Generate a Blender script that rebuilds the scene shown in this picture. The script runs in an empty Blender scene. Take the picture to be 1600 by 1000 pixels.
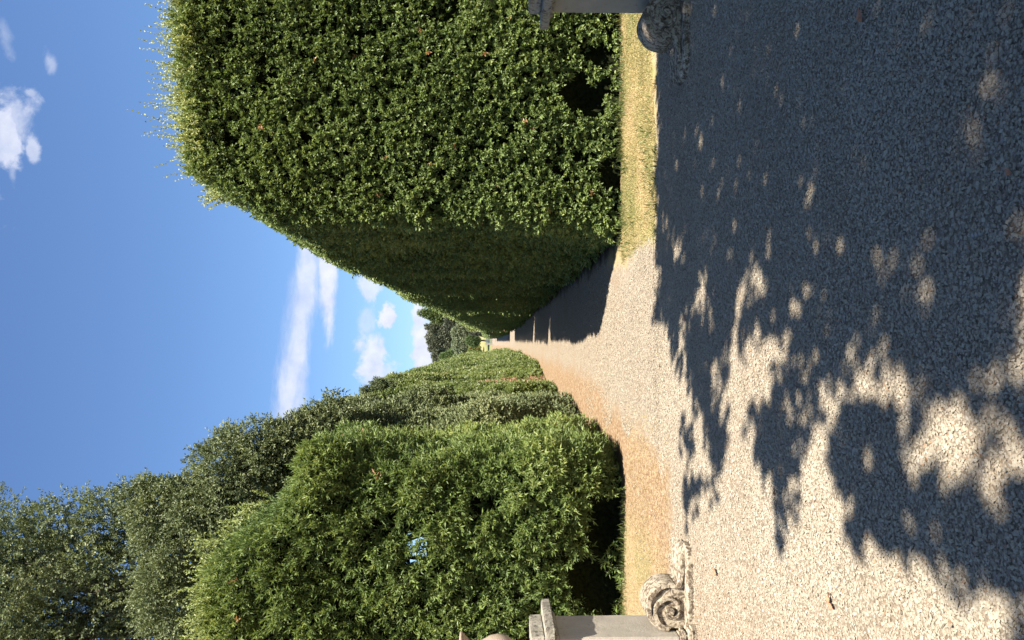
import bpy, math
import numpy as np
from mathutils import Vector, Matrix

# ------------------------------------------------------------------ camera, sky, sun
sc = bpy.context.scene
C = sc.collection
EYE = 1.5
FPX = 1250.0
PITCH = math.atan(24 / FPX)
YAW = math.atan(35 / FPX)
fwd = np.array([math.sin(YAW) * math.cos(PITCH), math.cos(YAW) * math.cos(PITCH), -math.sin(PITCH)])
rgt = np.array([math.cos(YAW), -math.sin(YAW), 0.0])
upv = np.cross(rgt, fwd)
cd = bpy.data.cameras.new('camera')
cam = bpy.data.objects.new('camera', cd)
C.objects.link(cam)
cd.sensor_width = 36.0
cd.sensor_fit = 'HORIZONTAL'
cd.lens = FPX / 1600 * 36
cd.clip_start = 0.05
cd.clip_end = 6000
# the photograph was taken with the camera turned a quarter: up is on the left, right is on top
xa, ya, za = -upv, rgt, -fwd
cam.matrix_world = Matrix(((xa[0], ya[0], za[0], 0), (xa[1], ya[1], za[1], 0), (xa[2], ya[2], za[2], EYE), (0, 0, 0, 1)))
sc.camera = cam

SUN_EL = math.radians(59.8)
LH = np.array([-0.526, 0.850]); LH /= np.linalg.norm(LH)      # way the light travels over the ground
LPZ = LH / math.tan(SUN_EL)                                    # shift per metre of height
sd = bpy.data.lights.new('sun', 'SUN')
sd.energy = 5.0
sd.angle = math.radians(0.53)
sd.color = (1.0, 0.93, 0.82)
sun = bpy.data.objects.new('sun', sd)
C.objects.link(sun)
ldir = Vector((LH[0] * math.cos(SUN_EL), LH[1] * math.cos(SUN_EL), -math.sin(SUN_EL)))
sun.rotation_euler = ldir.to_track_quat('-Z', 'Y').to_euler()
sun.location = (20, -30, 60)

sc.view_settings.view_transform = 'Standard'
sc.view_settings.look = 'None'
sc.view_settings.exposure = 1.40
sc.view_settings.gamma = 1.0
sc.render.film_transparent = False
sc.cycles.max_bounces = 6
sc.cycles.diffuse_bounces = 2
sc.cycles.glossy_bounces = 1
sc.cycles.transmission_bounces = 2
sc.cycles.transparent_max_bounces = 4


def uv_of(px, py):
    """sky direction of a point of the photo as (east/north, up/north) tangents"""
    d = fwd + rgt * ((500 - py) / FPX) - upv * ((px - 800) / FPX)
    return d[0] / d[1], d[2] / d[1]


def ground_at(px, py, z=0.0):
    d = fwd + rgt * ((500 - py) / FPX) - upv * ((px - 800) / FPX)
    t = (EYE - z) / -d[2]
    return np.array([d[0] * t, d[1] * t, z])


def project(P):
    q = P - np.array([0, 0, EYE])
    f = q @ fwd
    f = np.where(f < 0.05, 0.05, f)
    return 800 - (q @ upv) / f * FPX, 500 - (q @ rgt) / f * FPX


class NT:
    """small helper to write node trees"""
    def __init__(s, tree):
        s.t = tree
        tree.nodes.clear()

    def n(s, typ, **kw):
        nd = s.t.nodes.new(typ)
        for k, v in kw.items():
            if k.startswith('i_'):
                nd.inputs[k[2:].replace('_', ' ')].default_value = v
            else:
                setattr(nd, k, v)
        return nd

    def l(s, a, b):
        s.t.links.new(a, b)

    def math(s, op, a, b=None, c=None, clamp=False):
        nd = s.t.nodes.new('ShaderNodeMath')
        nd.operation = op
        nd.use_clamp = clamp
        for i, v in enumerate((a, b, c)):
            if v is None:
                continue
            if isinstance(v, (int, float)):
                nd.inputs[i].default_value = v
            else:
                s.t.links.new(v, nd.inputs[i])
        return nd.outputs[0]

    def mix(s, f, a, b, blend='MIX'):
        nd = s.t.nodes.new('ShaderNodeMix')
        nd.data_type = 'RGBA'
        nd.blend_type = blend
        for i, v in ((0, f), (6, a), (7, b)):
            if isinstance(v, (int, float)):
                nd.inputs[i].default_value = v
            elif isinstance(v, tuple):
                nd.inputs[i].default_value = (*v, 1) if len(v) == 3 else v
            else:
                s.t.links.new(v, nd.inputs[i])
        return nd.outputs[2]

    def step(s, v, lo, hi):
        nd = s.t.nodes.new('ShaderNodeMapRange')
        nd.interpolation_type = 'SMOOTHSTEP'
        nd.inputs[1].default_value = lo
        nd.inputs[2].default_value = hi
        s.t.links.new(v, nd.inputs[0])
        return nd.outputs[0]

    def noise(s, vec, scale, detail=3, rough=0.5, dist=0.0):
        nd = s.t.nodes.new('ShaderNodeTexNoise')
        nd.inputs['Scale'].default_value = scale
        nd.inputs['Detail'].default_value = detail
        nd.inputs['Roughness'].default_value = rough
        nd.inputs['Distortion'].default_value = dist
        if vec is not None:
            s.t.links.new(vec, nd.inputs['Vector'])
        return nd.outputs[0]

    def ramp(s, f, stops):
        nd = s.t.nodes.new('ShaderNodeValToRGB')
        r = nd.color_ramp
        while len(r.elements) < len(stops):
            r.elements.new(0.5)
        for e, (p, c) in zip(r.elements, stops):
            e.position = p
            e.color = (*c, 1)
        s.t.links.new(f, nd.inputs[0])
        return nd.outputs[0]


def make_world():
    w = bpy.data.worlds.new('World')
    sc.world = w
    w.use_nodes = True
    g = NT(w.node_tree)
    out = g.n('ShaderNodeOutputWorld')
    bg = g.n('ShaderNodeBackground')
    bg.inputs[1].default_value = SKY
    sky = g.n('ShaderNodeTexSky')
    sky.sky_type = 'NISHITA'
    sky.sun_disc = False
    sky.sun_elevation = SUN_EL
    sky.sun_rotation = math.atan2(-LH[0], -LH[1])
    sky.air_density = 1.0
    sky.dust_density = 0.6
    sky.ozone_density = 2.2
    tc = g.n('ShaderNodeTexCoord')
    sep = g.n('ShaderNodeSeparateXYZ')
    g.l(tc.outputs['Generated'], sep.inputs[0])
    dx, dy, dz = sep.outputs
    ys = g.math('MAXIMUM', dy, 0.05)
    u = g.math('DIVIDE', dx, ys)
    v = g.math('DIVIDE', dz, ys)
    front = g.step(dy, 0.1, 0.3)
    cmb = g.n('ShaderNodeCombineXYZ')
    g.l(u, cmb.inputs[0]); g.l(v, cmb.inputs[1])
    uv = cmb.outputs[0]
    st = g.n('ShaderNodeMapping')
    st.inputs['Scale'].default_value = (0.28, 1.0, 1.0)
    g.l(uv, st.inputs['Vector'])
    wispy = g.noise(st.outputs[0], 26, 6, 0.62, 0.4)
    puffy = g.noise(uv, 17, 7, 0.62, 0.25)
    alpha = None
    # (photo x, photo y, half length across u, half height v, tilt, kind, softness, strength)
    clouds = [
        (464, 560, 0.235, 0.0255, -0.115, 'w', 0.75, 0.80),
        (478, 440, 0.130, 0.0175, -0.02, 'w', 0.60, 0.75),
        (513, 440, 0.150, 0.0135, 0.0, 'w', 0.50, 0.95),
        (516, 395, 0.100, 0.0140, 0.0, 'w', 0.50, 0.90),
        (585, 565, 0.044, 0.026, 0.1, 'p', 0.55, 0.88),
        (600, 590, 0.036, 0.022, 0.1, 'p', 0.60, 0.65),
        (605, 495, 0.020, 0.016, 0.0, 'p', 0.35, 1.0),
        (578, 450, 0.032, 0.015, 0.0, 'p', 0.45, 0.75),
        (575, 500, 0.030, 0.015, 0.0, 'p', 0.80, 0.45),
        (662, 570, 0.026, 0.016, 0.0, 'p', 0.35, 1.0),
        (662, 535, 0.034, 0.015, 0.0, 'p', 0.40, 1.0),
        (655, 470, 0.060, 0.014, 0.0, 'p', 0.40, 0.95),
        (668, 545, 0.090, 0.016, 0.0, 'p', 0.70, 0.7),
        (22, 190, 0.052, 0.034, 0.0, 'p', 0.80, 0.62),
        (12, 215, 0.058, 0.024, 0.2, 'p', 0.55, 0.80),
        (50, 232, 0.030, 0.011, 0.1, 'p', 0.6, 0.62),
        (20, 262, 0.034, 0.008, 0.0, 'p', 0.8, 0.35),
        (46, 145, 0.008, 0.010, 0.0, 'p', 0.8, 0.45),
        (80, 98, 0.016, 0.009, 0.3, 'p', 0.9, 0.40),
        (5, 50, 0.040, 0.012, 0.3, 'p', 0.9, 0.28),
        (-70, 230, 0.16, 0.05, 0.2, 'p', 0.8, 0.8),
        (-60, -160, 0.14, 0.05, 0.0, 'p', 0.8, 0.6),
        (300, -260, 0.14, 0.04, 0.0, 'p', 0.8, 0.6),
        (450, 1300, 0.30, 0.04, 0.1, 'w', 0.8, 0.6),
        (690, 250, 0.25, 0.02, 0.0, 'p', 0.5, 0.8),
        (680, 850, 0.25, 0.02, 0.0, 'p', 0.5, 0.8),
    ]
    for (px, py, ru, rv, tilt, kind, soft, strength) in clouds:
        cu, cv = uv_of(px, py)
        m = g.n('ShaderNodeMapping')
        m.vector_type = 'TEXTURE'
        m.inputs['Location'].default_value = (cu, cv, 0)
        m.inputs['Rotation'].default_value = (0, 0, tilt)
        m.inputs['Scale'].default_value = (ru, rv, 1)
        g.l(uv, m.inputs['Vector'])
        ln = g.n('ShaderNodeVectorMath', operation='LENGTH')
        g.l(m.outputs[0], ln.inputs[0])
        nz = wispy if kind == 'w' else puffy
        amp = 2.3 if kind == 'w' else 3.4
        soft = soft * (1.3 if kind == 'w' else 1.05)
        val = g.math('ADD', g.math('SUBTRACT', 1.0, ln.outputs['Value']),
                     g.math('MULTIPLY', g.math('SUBTRACT', nz, 0.5), amp))
        a = g.math('MULTIPLY', g.step(val, 0.0, soft), strength)
        alpha = a if alpha is None else g.math('MAXIMUM', alpha, a)
    alpha = g.math('MULTIPLY', alpha, front)
    # the air pales towards the horizon
    grey = g.noise(uv, 30, 5, 0.6)
    tone = g.ramp(grey, [(0.3, (4.7, 5.1, 6.5)), (0.62, (6.3, 6.5, 7.3))])
    tint = g.mix(1.0, sky.outputs[0], SKY_TINT, 'MULTIPLY')
    col = g.mix(alpha, tint, tone)
    g.l(col, bg.inputs[0])
    g.l(bg.outputs[0], out.inputs[0])


SKY = 0.057
SKY_TINT = (0.89, 1.07, 1.29)
make_world()


# ------------------------------------------------------------------ helpers
def link(name, me, mat=None, parent=None):
    o = bpy.data.objects.new(name, me)
    C.objects.link(o)
    if mat is not None:
        me.materials.append(mat)
    if parent is not None:
        o.parent = parent
        o.matrix_parent_inverse = parent.matrix_world.inverted()
    return o


def tag(o, label=None, cat=None, group=None, kind=None):
    if label: o['label'] = label
    if cat: o['category'] = cat
    if group: o['group'] = group
    if kind: o['kind'] = kind
    return o


def thing(name, label, cat, loc=(0, 0, 0), group=None):
    o = bpy.data.objects.new(name, None)
    C.objects.link(o)
    o.empty_display_size = 0.2
    o.location = loc
    o.matrix_world = Matrix.Translation(loc)
    return tag(o, label, cat, group)


def np_mesh(name, V, F, smooth=False, attrs=None):
    """V (n,3); F (m,k) all faces with k corners"""
    me = bpy.data.meshes.new(name)
    V = np.ascontiguousarray(V, dtype=np.float32)
    F = np.ascontiguousarray(F, dtype=np.int32)
    n, (m, k) = len(V), F.shape
    me.vertices.add(n)
    me.vertices.foreach_set('co', V.ravel())
    me.loops.add(m * k)
    me.loops.foreach_set('vertex_index', F.ravel())
    me.polygons.add(m)
    me.polygons.foreach_set('loop_start', np.arange(0, m * k, k, dtype=np.int32))
    me.polygons.foreach_set('use_smooth', np.full(m, smooth, dtype=bool))
    for an, av in (attrs or {}).items():
        at = me.attributes.new(an, 'FLOAT', 'POINT')
        at.data.foreach_set('value', np.ascontiguousarray(av, dtype=np.float32))
    me.update(calc_edges=True)
    return me


def _h(i, j, k, seed):
    n = (i * 374761393 + j * 668265263 + k * 2147483647 + seed * 974634777) & 0xFFFFFFFF
    n = ((n ^ (n >> 13)) * 1274126177) & 0xFFFFFFFF
    n = n ^ (n >> 16)
    return (n & 0xFFFF) / 65535.0


def vnoise(P, scale, seed=0):
    """value noise 0..1 at points P, cells of 1/scale"""
    Q = np.asarray(P, dtype=np.float64) * scale + 1000.0
    I = np.floor(Q).astype(np.int64)
    f = Q - I
    f = f * f * (3 - 2 * f)
    r = 0
    for a in (0, 1):
        wx = f[:, 0] if a else 1 - f[:, 0]
        for b in (0, 1):
            wy = f[:, 1] if b else 1 - f[:, 1]
            for c in (0, 1):
                wz = f[:, 2] if c else 1 - f[:, 2]
                r = r + wx * wy * wz * _h(I[:, 0] + a, I[:, 1] + b, I[:, 2] + c, seed)
    return r


def nrm(v):
    return v / np.maximum(np.linalg.norm(v, axis=1, keepdims=True), 1e-9)


def sstep(a, b, x):
    t = np.clip((x - a) / (b - a), 0, 1)
    return t * t * (3 - 2 * t)


def leaves(rng, P, D, N, L, W, tone, curlmax=0.25):
    """one folded leaf at each P, pointing along D, face towards N. returns verts, faces, tone"""
    n = len(P)
    D = nrm(D)
    S = nrm(np.cross(D, N + rng.normal(0, 0.001, (n, 3))))
    U = np.cross(S, D)
    fold = rng.uniform(0.1, 0.45, (n, 1)) * W
    curl = rng.uniform(-curlmax, 0.4 * curlmax, (n, 1)) * L
    mid = P + D * L * rng.uniform(0.38, 0.52, (n, 1))
    V = np.empty((n, 4, 3))
    V[:, 0] = P
    V[:, 1] = mid + S * W * 0.5 + U * fold
    V[:, 2] = P + D * L + U * curl
    V[:, 3] = mid - S * W * 0.5 + U * fold
    b = np.arange(n)[:, None] * 4
    F = np.concatenate([b + np.array([0, 1, 2]), b + np.array([0, 2, 3])], 0)
    return V.reshape(-1, 3), F, np.repeat(tone, 4)


SUNWARD = np.array([-LH[0] * math.cos(SUN_EL), -LH[1] * math.cos(SUN_EL), math.sin(SUN_EL)])   # leaves turn to the light


def sprigs(rng, P, A, size, k, leafL, leafW, tone, spread=0.9):
    """P sprig origins, A axes. k leaves along each. size: sprig length (n,)"""
    n = len(P)
    A = nrm(A)
    ref = rng.normal(0, 1, (n, 3))
    S = nrm(np.cross(A, ref)); T = np.cross(A, S)
    PP, DD, NN, LL, WW, TT = [], [], [], [], [], []
    for q in range(k):
        t = (q + 0.5) / k
        ang = q * 2.4 + rng.uniform(-0.5, 0.5, n)
        R = S * np.cos(ang)[:, None] + T * np.sin(ang)[:, None]
        sp = spread * (1.05 - 0.7 * t)
        D = A * (1 - 0.45 * sp) + R * sp + rng.normal(0, 0.18, (n, 3))
        PP.append(P + A * (size * t)[:, None])
        DD.append(D)
        NN.append(A * 0.6 + rng.normal(0, 0.40, (n, 3)) + SUNWARD * 0.9)
        sc_ = rng.uniform(0.7, 1.2, n)
        LL.append(leafL * sc_); WW.append(leafW * sc_)
        TT.append(np.where(tone > 0.96, 1.0, np.clip(tone + rng.normal(0, 0.10, n) + 0.10 * (t - 0.5), 0, 0.93)))
    PP, DD, NN = map(np.concatenate, (PP, DD, NN))
    LL, WW, TT = map(np.concatenate, (LL, WW, TT))
    return leaves(rng, PP, DD, NN, LL[:, None], WW[:, None], TT)


def join(parts):
    V, F, T, o = [], [], [], 0
    for v, f, t in parts:
        V.append(v); F.append(f + o); T.append(t); o += len(v)
    return np.concatenate(V), np.concatenate(F), np.concatenate(T)


def tube(path, radii, seg=8, wob=0.0, rng=None):
    path = np.asarray(path, float)
    n = len(path)
    V = []
    for i in range(n):
        d = path[min(i + 1, n - 1)] - path[max(i - 1, 0)]
        d /= np.linalg.norm(d) + 1e-9
        a = np.array([0, 0, 1.0]) if abs(d[2]) < 0.9 else np.array([1.0, 0, 0])
        s = np.cross(d, a); s /= np.linalg.norm(s)
        t = np.cross(d, s)
        for k in range(seg):
            an = 2 * math.pi * k / seg
            r = radii[i] * (1 + (wob * rng.normal() if rng is not None else 0))
            V.append(path[i] + (s * math.cos(an) + t * math.sin(an)) * r)
    F = []
    for i in range(n - 1):
        for k in range(seg):
            a, b = i * seg + k, i * seg + (k + 1) % seg
            F.append((a, b, b + seg, a + seg))
    return np.array(V), np.array(F)


def joinq(parts):
    V, F, o = [], [], 0
    for v, f in parts:
        V.append(v); F.append(f + o); o += len(v)
    return np.concatenate(V), np.concatenate(F)


# ------------------------------------------------------------------ materials
def new_mat(name):
    m = bpy.data.materials.new(name)
    m.use_nodes = True
    return m, NT(m.node_tree)


def leaf_mat(name, stops, rough=0.42, trans=0.28, back=(1.25, 1.2, 0.7), spec=0.5):
    """stops: colour over the leaf tone 0..1"""
    m, g = new_mat(name)
    out = g.n('ShaderNodeOutputMaterial')
    at = g.n('ShaderNodeAttribute', attribute_name='tone')
    col = g.ramp(at.outputs['Fac'], stops)
    p = g.n('ShaderNodeBsdfPrincipled')
    p.inputs['Roughness'].default_value = rough
    p.inputs['Specular IOR Level'].default_value = spec
    g.l(col, p.inputs['Base Color'])
    tr = g.n('ShaderNodeBsdfTranslucent')
    g.l(g.mix(1.0, col, back, 'MULTIPLY'), tr.inputs[0])
    mx = g.n('ShaderNodeMixShader')
    mx.inputs[0].default_value = trans
    g.l(p.outputs[0], mx.inputs[1]); g.l(tr.outputs[0], mx.inputs[2])
    g.l(mx.outputs[0], out.inputs[0])
    return m


M = {}
M['laurel'] = leaf_mat('laurel_leaves', [(0.0, (0.058, 0.094, 0.031)), (0.45, (0.173, 0.235, 0.076)), (0.75, (0.280, 0.334, 0.108)),
                                         (0.93, (0.458, 0.474, 0.193)), (0.97, (0.566, 0.332, 0.178)), (1.0, (0.566, 0.332, 0.178))], trans=0.22, rough=0.48, spec=0.32)
M['spike'] = leaf_mat('long_leaves', [(0.0, (0.050, 0.085, 0.028)), (0.45, (0.128, 0.185, 0.058)), (0.75, (0.237, 0.306, 0.095)),
                                      (0.93, (0.344, 0.377, 0.139)), (0.975, (0.500, 0.295, 0.181)), (1.0, (0.500, 0.295, 0.181))], trans=0.26, rough=0.48, spec=0.35)
M['oak'] = leaf_mat('holm_oak_leaves', [(0.0, (0.065, 0.086, 0.042)), (0.5, (0.170, 0.204, 0.095)), (0.8, (0.262, 0.289, 0.139)),
                                        (1.0, (0.366, 0.380, 0.203))], rough=0.5, trans=0.18, spec=0.32)
M['clipped'] = leaf_mat('clipped_hedge_leaves', [(0.0, (0.045, 0.077, 0.020)), (0.5, (0.123, 0.170, 0.042)), (0.85, (0.211, 0.253, 0.069)),
                                                 (0.94, (0.265, 0.265, 0.097)), (0.97, (0.329, 0.192, 0.118)), (1.0, (0.372, 0.204, 0.130))], trans=0.24)
M['shade'] = leaf_mat('plane_leaves', [(0, (0.03, 0.05, 0.015)), (1, (0.07, 0.10, 0.03))], trans=0.06)
M['conifer'] = leaf_mat('conifer_needles', [(0, (0.068, 0.078, 0.051)), (1, (0.176, 0.189, 0.115))], trans=0.08, rough=0.6)  # lighter greys: distance haze put into the needle colour
M['lime'] = leaf_mat('light_conifer_needles', [(0, (0.05, 0.08, 0.02)), (1, (0.17, 0.21, 0.06))], trans=0.15, rough=0.6)
M['olive'] = leaf_mat('olive_leaves', [(0, (0.13, 0.16, 0.09)), (1, (0.27, 0.30, 0.18))], trans=0.12, rough=0.6)
M['broad'] = leaf_mat('broad_leaves', [(0, (0.06, 0.10, 0.03)), (1, (0.17, 0.23, 0.08))], trans=0.2, rough=0.6)
M['grass'] = leaf_mat('dry_grass_blades', [(0, (0.180, 0.198, 0.064)), (0.4, (0.378, 0.324, 0.134)), (0.7, (0.496, 0.396, 0.198)), (1, (0.558, 0.414, 0.234))], trans=0.2, rough=0.7, back=(1, 1, .8))
M['greengrass'] = leaf_mat('green_grass_blades', [(0, (0.060, 0.098, 0.022)), (0.6, (0.150, 0.180, 0.053)), (1, (0.315, 0.277, 0.120))], trans=0.25, rough=0.6)


def plain_mat(name, c1, c2, scale=8, rough=0.9, bump=0.3, bscale=None, spec=0.2):
    m, g = new_mat(name)
    out = g.n('ShaderNodeOutputMaterial')
    p = g.n('ShaderNodeBsdfPrincipled')
    tc = g.n('ShaderNodeTexCoord')
    nz = g.noise(tc.outputs['Object'], scale, 6, 0.65)
    g.l(g.ramp(nz, [(0.35, c1), (0.65, c2)]), p.inputs['Base Color'])
    p.inputs['Roughness'].default_value = rough
    p.inputs['Specular IOR Level'].default_value = spec
    if bump:
        b = g.n('ShaderNodeBump')
        b.inputs['Strength'].default_value = bump
        b.inputs['Distance'].default_value = 0.02
        g.l(g.noise(tc.outputs['Object'], bscale or scale * 4, 5, 0.6), b.inputs['Height'])
        g.l(b.outputs[0], p.inputs['Normal'])
    g.l(p.outputs[0], out.inputs[0])
    return m


M['bark'] = plain_mat('bark', (0.05, 0.038, 0.028), (0.13, 0.105, 0.08), 14)
M['inner'] = plain_mat('shade_core', (0.006, 0.009, 0.004), (0.022, 0.026, 0.012), 22, bump=0.6, spec=0.0)  # near-black solid core: shade inside the hedges put into its colour


def stone_mat(name, base, light, stain=(0.06, 0.05, 0.038), amount=0.5, sp=0.5):
    """weathered stone with lichen patches and grime"""
    m, g = new_mat(name)
    out = g.n('ShaderNodeOutputMaterial')
    p = g.n('ShaderNodeBsdfPrincipled')
    tc = g.n('ShaderNodeTexCoord')
    o = tc.outputs['Object']
    col = g.ramp(g.noise(o, 5, 6, 0.6), [(0.3, base), (0.7, light)])
    lich = g.step(g.noise(o, 24, 7, 0.75, 0.8), 0.62 - 0.25 * amount, 0.70 - 0.2 * amount)
    col = g.mix(g.math('MULTIPLY', lich, 0.85 * min(1, amount * 1.6)), col, stain)
    fine = g.step(g.noise(o, 70, 4, 0.7), 0.58, 0.68)
    col = g.mix(g.math('MULTIPLY', fine, sp), col, stain)
    pale = g.step(g.noise(o, 17, 5, 0.7, 0.3), 0.60, 0.66)
    col = g.mix(g.math('MULTIPLY', pale, 0.5 * amount), col, (0.66, 0.60, 0.46))
    g.l(col, p.inputs['Base Color'])
    p.inputs['Roughness'].default_value = 0.9
    p.inputs['Specular IOR Level'].default_value = 0.15
    b = g.n('ShaderNodeBump')
    b.inputs['Strength'].default_value = 0.7
    b.inputs['Distance'].default_value = 0.008
    g.l(g.noise(o, 60, 6, 0.7), b.inputs['Height'])
    g.l(b.outputs[0], p.inputs['Normal'])
    g.l(p.outputs[0], out.inputs[0])
    return m


M['shaft'] = stone_mat('dressed_stone', (0.37, 0.335, 0.275), (0.45, 0.405, 0.335), amount=0.22, sp=0.16)
M['cap'] = stone_mat('weathered_stone', (0.320, 0.296, 0.240), (0.416, 0.376, 0.304), amount=0.55, sp=0.25)
M['scroll'] = stone_mat('lichened_stone', (0.33, 0.28, 0.20), (0.50, 0.43, 0.33), stain=(0.065, 0.042, 0.028), amount=0.70, sp=0.35)
M['urn'] = stone_mat('pinkish_stone', (0.352, 0.272, 0.200), (0.432, 0.344, 0.264), amount=0.15, sp=0.15)


# ground colours by place in the world
def ground_material():
    m, g = new_mat('gravel_and_earth')
    out = g.n('ShaderNodeOutputMaterial')
    p = g.n('ShaderNodeBsdfPrincipled')
    geo = g.n('ShaderNodeNewGeometry')
    pos = geo.outputs['Position']
    sep = g.n('ShaderNodeSeparateXYZ')
    g.l(pos, sep.inputs[0])
    X, Y, _ = sep.outputs
    big = g.math('SUBTRACT', g.noise(pos, 0.9, 5, 0.6), 0.5)
    med = g.math('SUBTRACT', g.noise(pos, 4.5, 5, 0.65), 0.5)
    wob = g.math('ADD', g.math('MULTIPLY', big, 0.55), g.math('MULTIPLY', med, 0.45))
    xw = g.math('ADD', X, wob)
    yw = g.math('ADD', Y, wob)
    # gravel: pale stones between darker grit
    vor = g.n('ShaderNodeTexVoronoi')
    vor.inputs['Scale'].default_value = 62
    g.l(pos, vor.inputs['Vector'])
    hsv = g.n('ShaderNodeSeparateColor')
    g.l(vor.outputs['Color'], hsv.inputs[0])
    grav = g.ramp(hsv.outputs[0], [(0.0, (0.163, 0.130, 0.092)), (0.3, (0.252, 0.207, 0.155)), (0.6, (0.326, 0.274, 0.207)), (0.9, (0.385, 0.337, 0.266)), (1.0, (0.444, 0.400, 0.340))])
    grit = g.step(vor.outputs['Distance'], 0.45, 0.75)
    grav = g.mix(g.math('MULTIPLY', grit, 0.55), grav, (0.133, 0.104, 0.070))
    patch = g.step(g.noise(pos, 0.8, 5, 0.6, 0.3), 0.50, 0.68)
    grav = g.mix(g.math('MULTIPLY', patch, 0.45), grav, (0.252, 0.185, 0.122))
    # reddish dry earth with leaf litter
    lit = g.n('ShaderNodeTexVoronoi')
    lit.inputs['Scale'].default_value = 38
    g.l(pos, lit.inputs['Vector'])
    ls = g.n('ShaderNodeSeparateColor')
    g.l(lit.outputs['Color'], ls.inputs[0])
    earth = g.ramp(ls.outputs[1], [(0.0, (0.163, 0.104, 0.059)), (0.45, (0.252, 0.167, 0.096)), (0.8, (0.303, 0.215, 0.133)), (1.0, (0.355, 0.289, 0.200))])
    gn = g.noise(pos, 30, 6, 0.75)
    strawy = g.ramp(gn, [(0.25, (0.244, 0.200, 0.089)), (0.5, (0.370, 0.296, 0.148)), (0.75, (0.444, 0.355, 0.200))])
    gg = g.ramp(gn, [(0.3, (0.163, 0.185, 0.059)), (0.7, (0.296, 0.281, 0.111))])
    straw = g.mix(g.step(g.noise(pos, 1.6, 4, 0.6), 0.46, 0.60), strawy, gg)
    # left margin: earth where x is left of a line that moves with y
    edge = g.math('ADD', g.math('MULTIPLY', g.step(Y, 6.5, 14.0), 0.50), -1.08)
    dl = g.math('SUBTRACT', edge, xw)
    mL = g.math('MULTIPLY', g.step(dl, -0.22, 0.18), g.step(yw, 6.65, 7.15))
    # a faint band of earth down the middle of the alley far away
    farb = g.math('MULTIPLY', g.step(yw, 9.5, 26.0), 0.15)
    # near the left pier the earth shows through too
    np_ = g.math('MULTIPLY', g.math('SUBTRACT', 1.0, g.step(xw, -2.1, -1.05)), 0.55)
    # right verge
    mR = g.math('MULTIPLY', g.step(xw, 0.82, 1.12), g.step(yw, 7.35, 7.55))
    mR = g.math('MULTIPLY', mR, g.math('SUBTRACT', 1.0, g.step(yw, 10.5, 11.0)))
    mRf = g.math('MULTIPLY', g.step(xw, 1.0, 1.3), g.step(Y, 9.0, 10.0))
    col = g.mix(g.math('MAXIMUM', farb, np_), grav, earth)
    col = g.mix(mL, col, earth)
    mLg = g.math('MULTIPLY', g.math('SUBTRACT', 1.0, g.step(xw, -2.3, -1.7)), g.step(yw, 6.9, 7.4))
    col = g.mix(g.math('MULTIPLY', mLg, 0.40), col, straw)
    col = g.mix(mR, col, straw)
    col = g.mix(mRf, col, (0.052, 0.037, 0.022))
    # beyond the alley: meadow and ploughed field on the hill
    fld = g.ramp(g.noise(pos, 0.035, 4, 0.6), [(0.38, (0.126, 0.148, 0.052)), (0.55, (0.252, 0.237, 0.104)), (0.7, (0.326, 0.266, 0.133))])
    far = g.step(Y, 193, 198)
    side = g.math('MAXIMUM', g.step(X, 6.5, 8.0), g.math('SUBTRACT', 1.0, g.step(X, -9.0, -7.0)))
    col = g.mix(g.math('MAXIMUM', far, g.math('MULTIPLY', side, g.step(Y, 9, 12))), col, fld)
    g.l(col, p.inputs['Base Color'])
    p.inputs['Roughness'].default_value = 0.95
    p.inputs['Specular IOR Level'].default_value = 0.1
    b = g.n('ShaderNodeBump')
    b.inputs['Strength'].default_value = 0.9
    b.inputs['Distance'].default_value = 0.012
    hh = g.math('ADD', g.math('MULTIPLY', g.math('SUBTRACT', 1.0, vor.outputs['Distance']), 0.6), g.noise(pos, 40, 5, 0.7))
    g.l(hh, b.inputs['Height'])
    g.l(b.outputs[0], p.inputs['Normal'])
    g.l(p.outputs[0], out.inputs[0])
    return m


M['ground'] = ground_material()


def pebble_material():
    m, g = new_mat('crushed_limestone')
    out = g.n('ShaderNodeOutputMaterial')
    p = g.n('ShaderNodeBsdfPrincipled')
    at = g.n('ShaderNodeAttribute', attribute_name='tone')
    col = g.ramp(at.outputs['Fac'], [(0.0, (0.143, 0.113, 0.084)), (0.12, (0.229, 0.191, 0.145)), (0.4, (0.325, 0.278, 0.210)), (0.75, (0.387, 0.341, 0.265)),
                                     (0.93, (0.472, 0.431, 0.363)), (0.97, (0.296, 0.195, 0.122)), (1.0, (0.272, 0.179, 0.112))])
    g.l(col, p.inputs['Base Color'])
    p.inputs['Roughness'].default_value = 0.85
    p.inputs['Specular IOR Level'].default_value = 0.25
    g.l(p.outputs[0], out.inputs[0])
    return m


M['pebble'] = pebble_material()


# ------------------------------------------------------------------ terrain
def terrain_z(x, y):
    z = 0.025 * np.clip(y - 92, 0, 108)
    z = z + 0.118 * np.clip(y - 200, 0, 130) + 0.03 * np.clip(y - 330, 0, 500)
    bump = 1.2 * (vnoise(np.stack([x, y, 0 * x], -1), 0.012, 5) - 0.5)
    return z + np.clip((y - 200) / 80, 0, 1) * bump * 2


def sheet(name, xs, ys, mat, kind='structure', z0=0.0, rough=0.0):
    gx, gy = np.meshgrid(xs, ys, indexing='ij')
    x, y = gx.ravel(), gy.ravel()
    z = terrain_z(x, y) + z0
    if rough:
        z = z + rough * (vnoise(np.stack([x, y, 0 * x], -1), 1.3, 3) - 0.5) * np.clip(20 - y, 0, 5) / 5
    V = np.stack([x, y, z], -1)
    nx, ny = len(xs), len(ys)
    i, j = np.meshgrid(np.arange(nx - 1), np.arange(ny - 1), indexing='ij')
    a = (i * ny + j).ravel()
    F = np.stack([a, a + ny, a + ny + 1, a + 1], -1)
    o = link(name, np_mesh(name, V, F, True), mat)
    return tag(o, kind=kind)


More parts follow.
